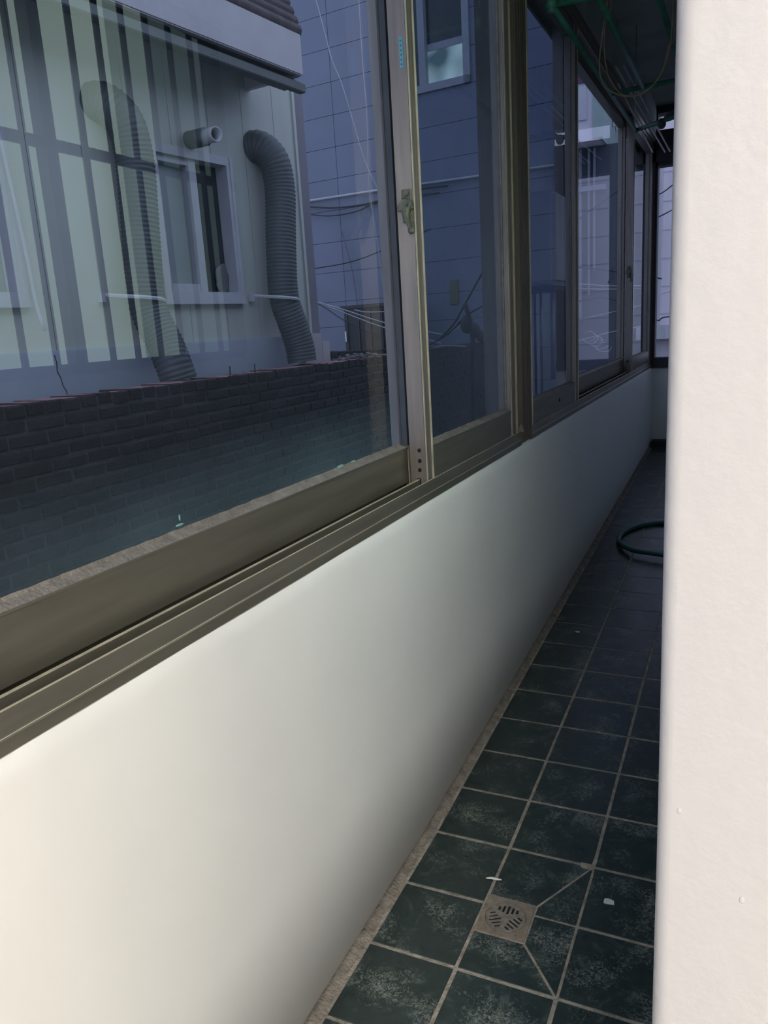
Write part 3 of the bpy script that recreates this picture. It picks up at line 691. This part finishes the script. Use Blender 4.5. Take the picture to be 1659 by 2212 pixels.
# crack in the plinth
bm = bmesh.new(); pts = [(2.790, 1.215), (2.797, 1.18), (2.792, 1.14), (2.806, 1.11), (2.812, 1.07), (2.826, 1.045), (2.83, 1.0)]
for (a, b), (c, d) in zip(pts, pts[1:]): tube(bm, [(a, .0285, b), (c, .0285, d)], .0022, 5)
obj('crack', bm, 'hole', hs)
for wi, (a, b, c, d) in enumerate(wins):
    f = bmesh.new(); t = .048
    bx(f, (a, -.06, c), (b, .028, c+t)); bx(f, (a, -.06, d-t), (b, .028, d)); bx(f, (a, -.06, c+t), (a+t, .028, d-t)); bx(f, (b-t, -.06, c+t), (b, .028, d-t))
    bx(f, (a-.012, -.0, c-.02), (b+.012, .036, c)); bx(f, (b-t*.45, .028, c), (b, .034, d)); bx(f, (a, .028, c), (b, .033, c+t*.4))
    fr = obj('window_frame', f, 'white', hs)
    mid = 3.87 if wi == 0 else 2.30
    f = bmesh.new(); bx(f, (mid-.025, -.05, c+t), (mid+.030, .010, d-t)); bx(f, (a+t, -.05, c+t), (mid, .004, c+t+.045)); bx(f, (a+t, -.05, d-t-.035), (mid, .004, d-t)); bx(f, (a+t, -.05, c+t), (a+t+.03, .004, d-t)); obj('window_sash', f, 'white', fr)
    hbp = hb('pane', (a+t, -.050, c+t), (mid, -.042, d-t), 'frost', fr)
    hb('pane', (mid, -.070, c+t), (b-t, -.062, d-t), 'dark_pane' if wi == 0 else 'frost', fr)
bm = bmesh.new(); bmesh.ops.create_icosphere(bm, subdivisions=3, radius=.065, matrix=Matrix.Translation((4.09, -.045, 1.585)) @ Matrix.Diagonal((.8, .22, 1.5, 1)))
for v in bm.verts: v.co += Vector((noise.noise(v.co*22)*.03, 0, noise.noise(v.co*17+Vector((5, 0, 0)))*.03))
o = obj('bag', bm, 'item', hs, smooth=True)
# eave
hb('fascia', (.8, .37, 2.700), (4.455, .41, 2.925), 'fascia', bevel=.006)
hb('fascia_return', (4.415, -.1, 2.700), (4.455, .37, 2.925), 'fascia')
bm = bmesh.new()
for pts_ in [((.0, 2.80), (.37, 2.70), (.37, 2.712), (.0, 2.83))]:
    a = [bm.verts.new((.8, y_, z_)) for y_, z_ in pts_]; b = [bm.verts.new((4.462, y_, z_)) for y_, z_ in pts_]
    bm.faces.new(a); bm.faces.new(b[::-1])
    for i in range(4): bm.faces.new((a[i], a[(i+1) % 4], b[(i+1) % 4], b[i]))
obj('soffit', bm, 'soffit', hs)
hb('eave_rail', (.8, .335, 2.625), (4.505, .385, 2.672), 'soffit', bevel=.004); hb('eave_rail', (.8, .25, 2.655), (4.47, .335, 2.700), 'soffit')
roof = bpy.data.objects.new('roof', None); COL.objects.link(roof); roof.parent = hs; roof.empty_display_size = .1
for k in range(22):
    z = 2.940+.052*k; o_ = .385-.022*k
    bm = bmesh.new(); ra = []
    n = 8
    for s_ in [.8+.61*i for i in range(7)]:
        sr = min(s_, 4.462)
        ra.append([bm.verts.new((sr, o_+.035*math.cos(a), z+.036*math.sin(a))) for a in [2*math.pi*q/n for q in range(n)]])
    for a, b in zip(ra, ra[1:]):
        for i in range(n): bm.faces.new((a[i], a[(i+1) % n], b[(i+1) % n], b[i]))
    bm.faces.new(ra[0][::-1]); bm.faces.new(ra[-1]); obj('roof_slat', bm, 'shingle', roof, smooth=True)
bm = bmesh.new(); v = [bm.verts.new(p) for p in ((.8, .34, 2.92), (4.45, .34, 2.92), (4.45, -.13, 4.08), (.8, -.13, 4.08), (.8, .30, 2.92), (4.45, .30, 2.92), (4.45, -.17, 4.08), (.8, -.17, 4.08))]
for f in ((0, 1, 2, 3), (4, 7, 6, 5), (0, 4, 5, 1), (1, 5, 6, 2), (2, 6, 7, 3), (3, 7, 4, 0)): bm.faces.new([v[i] for i in f])
obj('roof_deck', bm, 'shingle', hs)
# vent pipe with grey collar
vp = thing('vent_pipe', 'short white vent pipe with grey collar sticking out above the house window', 'pipe'); vp.matrix_world = HM
tube_obj('collar', [(3.885, .002, 2.332), (3.855, .10, 2.322), (3.835, .165, 2.316)], .048, 'pvc_dark', vp, 14, 0)
bm = bmesh.new(); P0, P1 = Vector((3.842, .14, 2.318)), Vector((3.810, .27, 2.308)); t_ = (P1-P0).normalized(); up = t_.orthogonal().normalized(); sd = t_.cross(up)
def ring(p, r): return [bm.verts.new(p+(up*math.cos(2*math.pi*k/18)+sd*math.sin(2*math.pi*k/18))*r) for k in range(18)]
rs = [ring(P0, .038), ring(P1, .038), ring(P1, .032), ring(P0, .032)]
for a, b in zip(rs, rs[1:]+rs[:1]):
    for k in range(18): bm.faces.new((a[k], a[(k+1) % 18], b[(k+1) % 18], b[k]))
obj('pipe', bm, 'pvc', vp, smooth=True)
bm = bmesh.new(); bmesh.ops.create_cone(bm, cap_ends=True, segments=18, radius1=.032, radius2=.032, depth=.004, matrix=Matrix.Translation(P0+(P1-P0)*.3) @ t_.to_track_quat('Z', 'Y').to_matrix().to_4x4()); obj('bore', bm, 'hole', vp)

def duct(pts, r, pitch, end_open, label):
    d = thing('flexible_duct', label, 'duct', 'grey ribbed flexible ducts on the house wall' if False else None); d.matrix_world = HM
    P = smooth_pts(pts, 14); L_ = [0]
    for a, b in zip(P, P[1:]): L_.append(L_[-1]+(b-a).length)
    tot = L_[-1]; n = int(tot/pitch*4); Q = []
    j = 0
    for i in range(n+1):
        l = tot*i/n
        while j < len(L_)-2 and L_[j+1] < l: j += 1
        t = (l-L_[j])/max(1e-6, L_[j+1]-L_[j]); Q.append(P[j].lerp(P[j+1], t))
    bm = bmesh.new(); tube(bm, Q, r, 28, cap=not end_open, rf=lambda i: r*(1.035 if i % 4 == 0 else (.985 if i % 4 == 2 else 1.0)))
    hose_ = obj('ribbed_hose', bm, 'duct', d, smooth=True)
    return d
d1 = duct([(4.43, -.04, 2.375), (4.46, .04, 2.375), (4.50, .105, 2.29), (4.515, .12, 2.13), (4.495, .12, 1.93), (4.470, .12, 1.70), (4.464, .12, 1.48), (4.50, .14, 1.32), (4.530, .16, 1.18), (4.535, .17, 1.066)], .094, .0225, False, 'ribbed grey flexible duct hanging down right of the house window')
def bracket(parent, s_, z_):
    bm = bmesh.new(); tube(bm, smooth_pts([(s_-.185, .0, z_+.012), (s_-.16, .06, z_+.006), (s_-.10, .19, z_-.004), (s_, .222, z_-.012), (s_+.085, .17, z_-.02), (s_+.105, .08, z_-.02), (s_+.105, .0, z_-.02)], 4), .007, 6)
    for v in bm.verts: v.co.z = z_ + (v.co.z-z_)*1.5
    b_ = obj('strap', bm, 'pvc', parent)
    hbb = bmesh.new(); bx(hbb, (s_-.205, .0, z_-.02), (s_-.180, .03, z_+.03)); obj('strap_foot', hbb, 'white', parent)
bracket(d1, 4.463, 1.478)
d2 = duct([(3.25, -.05, 2.40), (3.28, .04, 2.40), (3.33, .11, 2.31), (3.355, .12, 2.14), (3.343, .12, 1.91), (3.325, .12, 1.65), (3.316, .12, 1.48), (3.325, .14, 1.36), (3.340, .19, 1.24), (3.335, .24, 1.13), (3.345, .26, 1.040)], .094, .0225, False, 'ribbed grey flexible duct left of the house window, its open end on the brick wall')
bracket(d2, 3.316, 1.478)
# loose white cable along the left house window
o = tube_obj('cable', [hp(2.62, .06, 2.9), hp(2.66, .06, 2.2), hp(2.70, .06, 1.7), hp(2.715, .06, 1.45), hp(2.72, .07, 1.37), hp(2.735, .06, 1.33)], .010, 'white', n=8); tag(o, 'white cable dangling down beside the left house window frame', 'cable')

# grey slab-faced building closing the alley; local x along wall, y away
gb = thing('building', 'grey slab-faced building closing the view behind the house, with a lit window high up', 'building')
GO = Vector((-2, 8.6, 0)); GM = Matrix(((NN.x, U.x, 0, GO.x), (NN.y, U.y, 0, GO.y), (0, 0, 1, 0), (0, 0, 0, 1))); gb.matrix_world = GM
gw = (-1.27, -.10, 3.70, 4.85)
zj = [-.45, .25, .60, .95, 1.30, 1.60, 1.95, 2.30, 2.66, 3.01, 3.355, 3.70, 4.05, 4.40, 4.75, 5.10, 5.45, 5.80]; xj = [-4.2, -1.86, .94]
for a, b in zip(zj, zj[1:]):
    for c, d in zip(xj, xj[1:]):
        dx = random.uniform(-.15, .0) if (c < -2 and b < 2) else 0
        segs = [(c, d)]
        if b > gw[2] and a < gw[3]-.01:
            segs = [(c, gw[0]), (gw[1], d)] if c < -1.5 < gw[0] and False else ([(c, d)] if d < gw[0] else [(c, gw[0]), (gw[1], d)])
        for (e, f) in segs:
            if f-e > .05:
                bm = bmesh.new(); bx(bm, (e+.003, 0, a+.0025), (f-.003, .05, b-.0025)); obj('wall_slab', bm, 'grey_tile', gb)
bm = bmesh.new(); bx(bm, (-4.2, .035, -.45), (gw[0], .06, 5.8)); bx(bm, (gw[1], .035, -.45), (.94, .06, 5.8)); bx(bm, (gw[0], .035, -.45), (gw[1], .06, gw[2])); bx(bm, (gw[0], .035, gw[3]), (gw[1], .06, 5.8)); obj('backing', bm, 'joint', gb)
bm = bmesh.new(); bx(bm, (.86, .02, -.45), (.94, .2, 5.8)); bx(bm, (-4.2, .15, -.45), (.94, .2, 5.8)); bx(bm, (-4.2, .05, 5.78), (.94, .2, 5.84)); obj('side_wall', bm, 'grey_tile', gb)
f = bmesh.new(); a, b, c, d = gw; t = .075
bx(f, (a, -.03, c), (b, .06, c+t)); bx(f, (a, -.03, d-t), (b, .06, d)); bx(f, (a, -.03, c), (a+t, .06, d)); bx(f, (b-t, -.03, c), (b, .06, d)); bx(f, (-.70, -.02, c+t), (-.62, .06, d-t))
wfm = obj('window_frame', f, 'dim_frame', gb)
box('pane', (a+t, .04, c+t), (-.70, .05, d-t), 'dark_pane', wfm)
box('pane', (-.62, .045, c+t+.40), (b-t, .05, d-t), 'dark_pane', wfm)
box('lit_pane', (-.62, .045, c+t), (b-t, .05, c+t+.33), 'lit_room', wfm)
box('sash_rail', (-.62, .035, c+t+.33), (b-t, .055, c+t+.40), 'dim_frame', wfm)
def gp(x, y, z): return GO + NN*x + U*y + Vector((0, 0, z))
cd = tube_obj('conduit', [gp(-2.4, -.03, 2.81), gp(-1.2, -.03, 2.795), gp(-.1, -.03, 2.77), gp(.92, -.03, 2.75)], .014, 'cable_w', n=8, sm=0); tag(cd, 'pale horizontal conduit running across the grey building', 'conduit')
o = tube_obj('cable', [gp(-2.4, -.04, 2.76), gp(-1.9, -.04, 2.68), gp(-1.4, -.04, 2.67), gp(-.9, -.04, 2.73), gp(-.4, -.04, 2.72)], .009, 'cable_b', n=6); tag(o, 'black cable sagging just under the pale conduit', 'cable')
o = tube_obj('cable', [gp(-2.4, -.05, 2.68), gp(-2.0, -.05, 2.60), gp(-1.6, -.05, 2.60), gp(-1.2, -.05, 2.68), gp(-.5, -.05, 2.66)], .007, 'cable_b', n=6); tag(o, 'thin black cable sagging lowest below the pale conduit', 'cable')
o = tube_obj('cable', [gp(-1.83, -.05, 2.45), gp(-1.70, -.05, 1.9), gp(-1.66, -.05, 1.3), gp(-1.66, -.05, .3)], .006, 'joint', n=6); tag(o, 'thin dark cable running down the grey building wall to the metal cabinet', 'cable')  # crack line of the wall, drawn as a thin tube
cb_ = thing('metal_cabinet', 'dark brown metal cabinet standing against the grey building', 'cabinet'); cb_.matrix_world = GM
box('body', (-1.64, -.40, -.45), (-.85, -.03, 1.50), 'cab', cb_, bevel=.01)
box('lid', (-1.67, -.43, 1.49), (-.82, -.02, 1.53), 'cab', cb_, bevel=.006)
for k in range(5): box('door_rib', (-1.60+.16*k, -.412, .6), (-1.585+.16*k, -.400, 1.46), 'dark_frame', cb_)
box('handle', (-1.62, -.43, 1.12), (-1.60, -.40, 1.24), 'silver', cb_)
o = box('wall_plate', (-.43, -.02, 1.47), (-.335, .0, 1.73), mat('olive_plate', (.12, .125, .07), .7), None); o.matrix_world = GM; tag(o, 'small olive plate fixed upright on the grey wall, seen through the narrow pane', 'plate')  # added behind the pane where the glass shows an olive rectangle

# cables across the alley, and thin lines added for bright streaks on the glass
def cable(pts, r, m, lab, cat='cable', grp=None):
    o = tube_obj('cable' if cat == 'cable' else 'string', pts, r, m, n=6); tag(o, lab, cat, grp)
XZ7 = lambda l: [(x, 7.0, z) for x, z in l]
cable(XZ7([(-3.6, 1.68), (-3.244, 1.545), (-2.961, 1.453), (-2.666, 1.348), (-2.435, 1.278), (-1.9, 1.15)]), .006, 'cable_w', 'pale cable, upper of the pair sloping down over the brick wall')
cable(XZ7([(-3.6, 1.64), (-3.244, 1.537), (-2.864, 1.386), (-2.65, 1.30), (-2.439, 1.227), (-1.95, 1.08)]), .006, 'cable_w', 'pale cable, lower of the pair sloping down over the brick wall')
cable(XZ7([(-3.6, 1.64), (-3.244, 1.53), (-2.969, 1.357), (-2.725, 1.233), (-2.445, 1.132), (-2.0, 1.07)]), .005, 'cable_b', 'black cable sloping down below the two pale cables')
cable(XZ7([(-2.83, 1.44), (-2.7, 1.41), (-2.428, 1.402), (-2.1, 1.42)]), .005, 'cable_w', 'short pale cable crossing in front of the metal cabinet')
cable(XZ7([(-3.5, 1.85), (-3.236, 1.859), (-2.826, 1.888), (-2.43, 1.978), (-2.0, 2.10)]), .005, 'cable_b', 'black cable rising gently to the right across the grey wall')
cable([(-2.60, 6, 4.1), (-2.481, 6, 3.729), (-2.385, 6, 3.322), (-2.311, 6, 3.129), (-2.225, 6, 2.815), (-2.134, 6, 2.498), (-1.939, 6, 2.096), (-1.7, 6, 1.6)], .0035, 'cable_w', 'thin pale string slanting down to the right before the grey wall', 'string')
cable([(-2.128, 6.02, 4.0), (-2.129, 6.02, 3.292), (-2.12, 6.02, 2.866), (-2.136, 6.02, 2.361), (-2.096, 6.02, 1.937), (-2.05, 6.02, 1.4)], .003, 'cable_w', 'thin pale string hanging almost straight before the grey wall', 'string')
cable(XZ7([(-2.05, 1.08), (-1.985, 1.109), (-1.819, 1.248), (-1.723, 1.387), (-1.434, 1.825), (-1.2, 2.2)]), .009, 'cable_b', 'thick black cable rising steeply to the right, seen through the narrow pane')
cable(XZ7([(-2.0, 1.10), (-1.85, 1.18), (-1.681, 1.322), (-1.446, 1.429), (-1.1, 1.6)]), .008, 'cable_b', 'black cable rising less steeply under the thick one')
cable(XZ7([(-2.05, 1.06), (-1.95, 1.12), (-1.80, 1.20), (-1.66, 1.24), (-1.58, 1.16), (-1.45, 1.06), (-1.2, .95)]), .005, 'cable_w', 'pale tangled cable arching over the wall top beyond the narrow pane')
cable(XZ7([(-2.05, 1.045), (-1.9, 1.055), (-1.7, 1.04)]), .005, 'cable_w', 'short pale cable lying level along the wall top')
pl = thing('forked_pole', 'dark forked pole with rags leaning beyond the narrow window pane', 'pole')
tube_obj('stick', [(-1.70, 7.0, 1.42), (-1.66, 7.0, 1.26), (-1.64, 7.0, 1.0), (-1.66, 7.0, .2), (-1.66, 7.0, -.45)], .022, 'cable_b', pl, 8)
tube_obj('stick', [(-1.56, 7.0, 1.15), (-1.513, 7.0, 1.066), (-1.48, 7.0, .8), (-1.452, 7.0, .432), (-1.44, 7, -.45)], .018, 'cable_b', pl, 8)
bm = bmesh.new(); random.seed(2)
for k in range(7): bmesh.ops.create_icosphere(bm, subdivisions=2, radius=random.uniform(.03, .06), matrix=Matrix.Translation((-1.69+.035*k, 7.0, 1.24-.03*k)) @ Matrix.Diagonal((1.1, .4, random.uniform(.6, 1.5), 1)))
obj('rag', bm, 'dark_frame', pl, smooth=True)
XZ = lambda l: [(x, 10.0, z) for x, z in l]
cabs = [([(-1.9, 1.66), (-1.232, 1.628), (-.902, 1.582), (-.4, 1.55)], .006, 'cable_w', 'upper pale cable running level across the view of the far street'),
        ([(-1.9, 1.62), (-1.232, 1.574), (-.902, 1.544), (-.4, 1.52)], .007, 'cable_w', 'second pale cable running level across the view of the far street'),
        ([(-1.9, 1.45), (-1.232, 1.432), (-.901, 1.44), (-.376, 1.161), (-.252, 1.18), (.2, 1.2)], .008, 'cable_b', 'black cable crossing the far street view at mid height'),
        ([(-1.9, 1.1), (-1.233, 1.211), (-.884, 1.272), (-.4, 1.36), (-.258, 1.46), (.2, 1.5)], .005, 'cable_w', 'pale cable climbing to the right in the far street view'),
        ([(-1.9, .85), (-1.233, .96), (-.882, 1.037), (-.4, 1.1)], .007, 'cable_w', 'lowest pale cable climbing to the right above the far ground'),
        ([(-1.5, 2.2), (-1.231, 2.40), (-.893, 2.59), (-.4, 2.9)], .007, 'cable_b', 'black cable climbing steeply in front of the pale building'),
        ([(-1.9, 1.95), (-1.232, 1.823), (-.887, 1.757), (-.3, 1.62)], .009, 'cable_b', 'black cable falling to the right above the level pale cables'),
        ([(-.6, 2.36), (-.391, 2.531), (-.267, 2.591), (.1, 2.85)], .007, 'cable_b', 'black cable seen high through the end window'),
        ([(-.6, 2.20), (-.387, 2.294), (-.262, 2.341), (.1, 2.5)], .007, 'cable_b', 'black cable seen through the end window below the high one')]
for pts_, r, m_, lab in cabs: cable(XZ(pts_), r, m_, lab)
random.seed(5)
bm = bmesh.new()
for k in range(5):
    c = Vector((-1.17+.05*k, 10.05, 1.0-.035*k)); ph = random.random()*6
    tube(bm, smooth_pts([c+Vector((.09*math.cos(ph+a)*random.uniform(.6, 1.2), .02*a, .06*math.sin(ph+a))) for a in (0, 1, 2, 3, 4, 5)], 4), .005, 5)
o = obj('cable_tangle', bm, 'cable_w', smooth=True); tag(o, 'tangle of pale wire coils low in the far street view', 'cable')

# far buildings
fb = thing('building', 'far pale building with overhanging upper floor seen through the second window', 'building', loc=(0, 0, 0))
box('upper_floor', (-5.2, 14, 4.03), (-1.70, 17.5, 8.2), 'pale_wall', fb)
box('side_cladding', (-1.70, 14.0, 4.03), (-1.655, 17.5, 8.2), 'pale_green', fb)
box('corner_strip', (-1.80, 13.97, 4.05), (-1.64, 14.03, 7.5), 'pale_green', fb)
box('dark_band', (-2.6, 13.96, 4.9), (-1.72, 14.0, 8.0), 'mauve', fb)
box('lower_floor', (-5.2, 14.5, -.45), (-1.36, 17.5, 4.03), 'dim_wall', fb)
for i, (x0, x1) in enumerate(((-2.1, -2.06), (-1.95, -1.92), (-1.86, -1.83))): box('drain_pipe', (x0-.02, 14.44, 1.2+.4*i), (x1-.01, 14.5, 4.0), 'dim_trim', fb, bevel=.01)
box('ledge', (-3.4, 14.40, 3.32), (-1.66, 14.5, 3.40), 'dim_trim', fb)
box('window_frame', (-2.10, 13.97, 4.35), (-1.9, 14.0, 4.85), 'white', fb)
for k in range(5): box('drain_pipe', (-1.64, 15.0+.35*k, 4.4), (-1.60, 15.06+.35*k, 6.0), 'white', fb)
f2 = thing('building', 'plain pale lavender building filling the end window', 'building')
box('facade', (-1.25, 16, -.45), (5, 20, 8.5), 'pale_wall', f2)
for k in range(1, 18): box('facade_joint', (-1.26, 15.99, -.3+.5*k), (5, 16.0, -.28+.5*k), 'white', f2)
box('corner_pipe', (-1.15, 15.9, 0), (-1.08, 15.98, 7), 'joint', f2); box('corner_pipe', (-.95, 15.9, 0), (-.90, 15.98, 7), 'white', f2)
box('ledge', (-1.3, 15.7, .75), (1, 16, 1.0), 'white', f2)
bpy.context.view_layer.update()
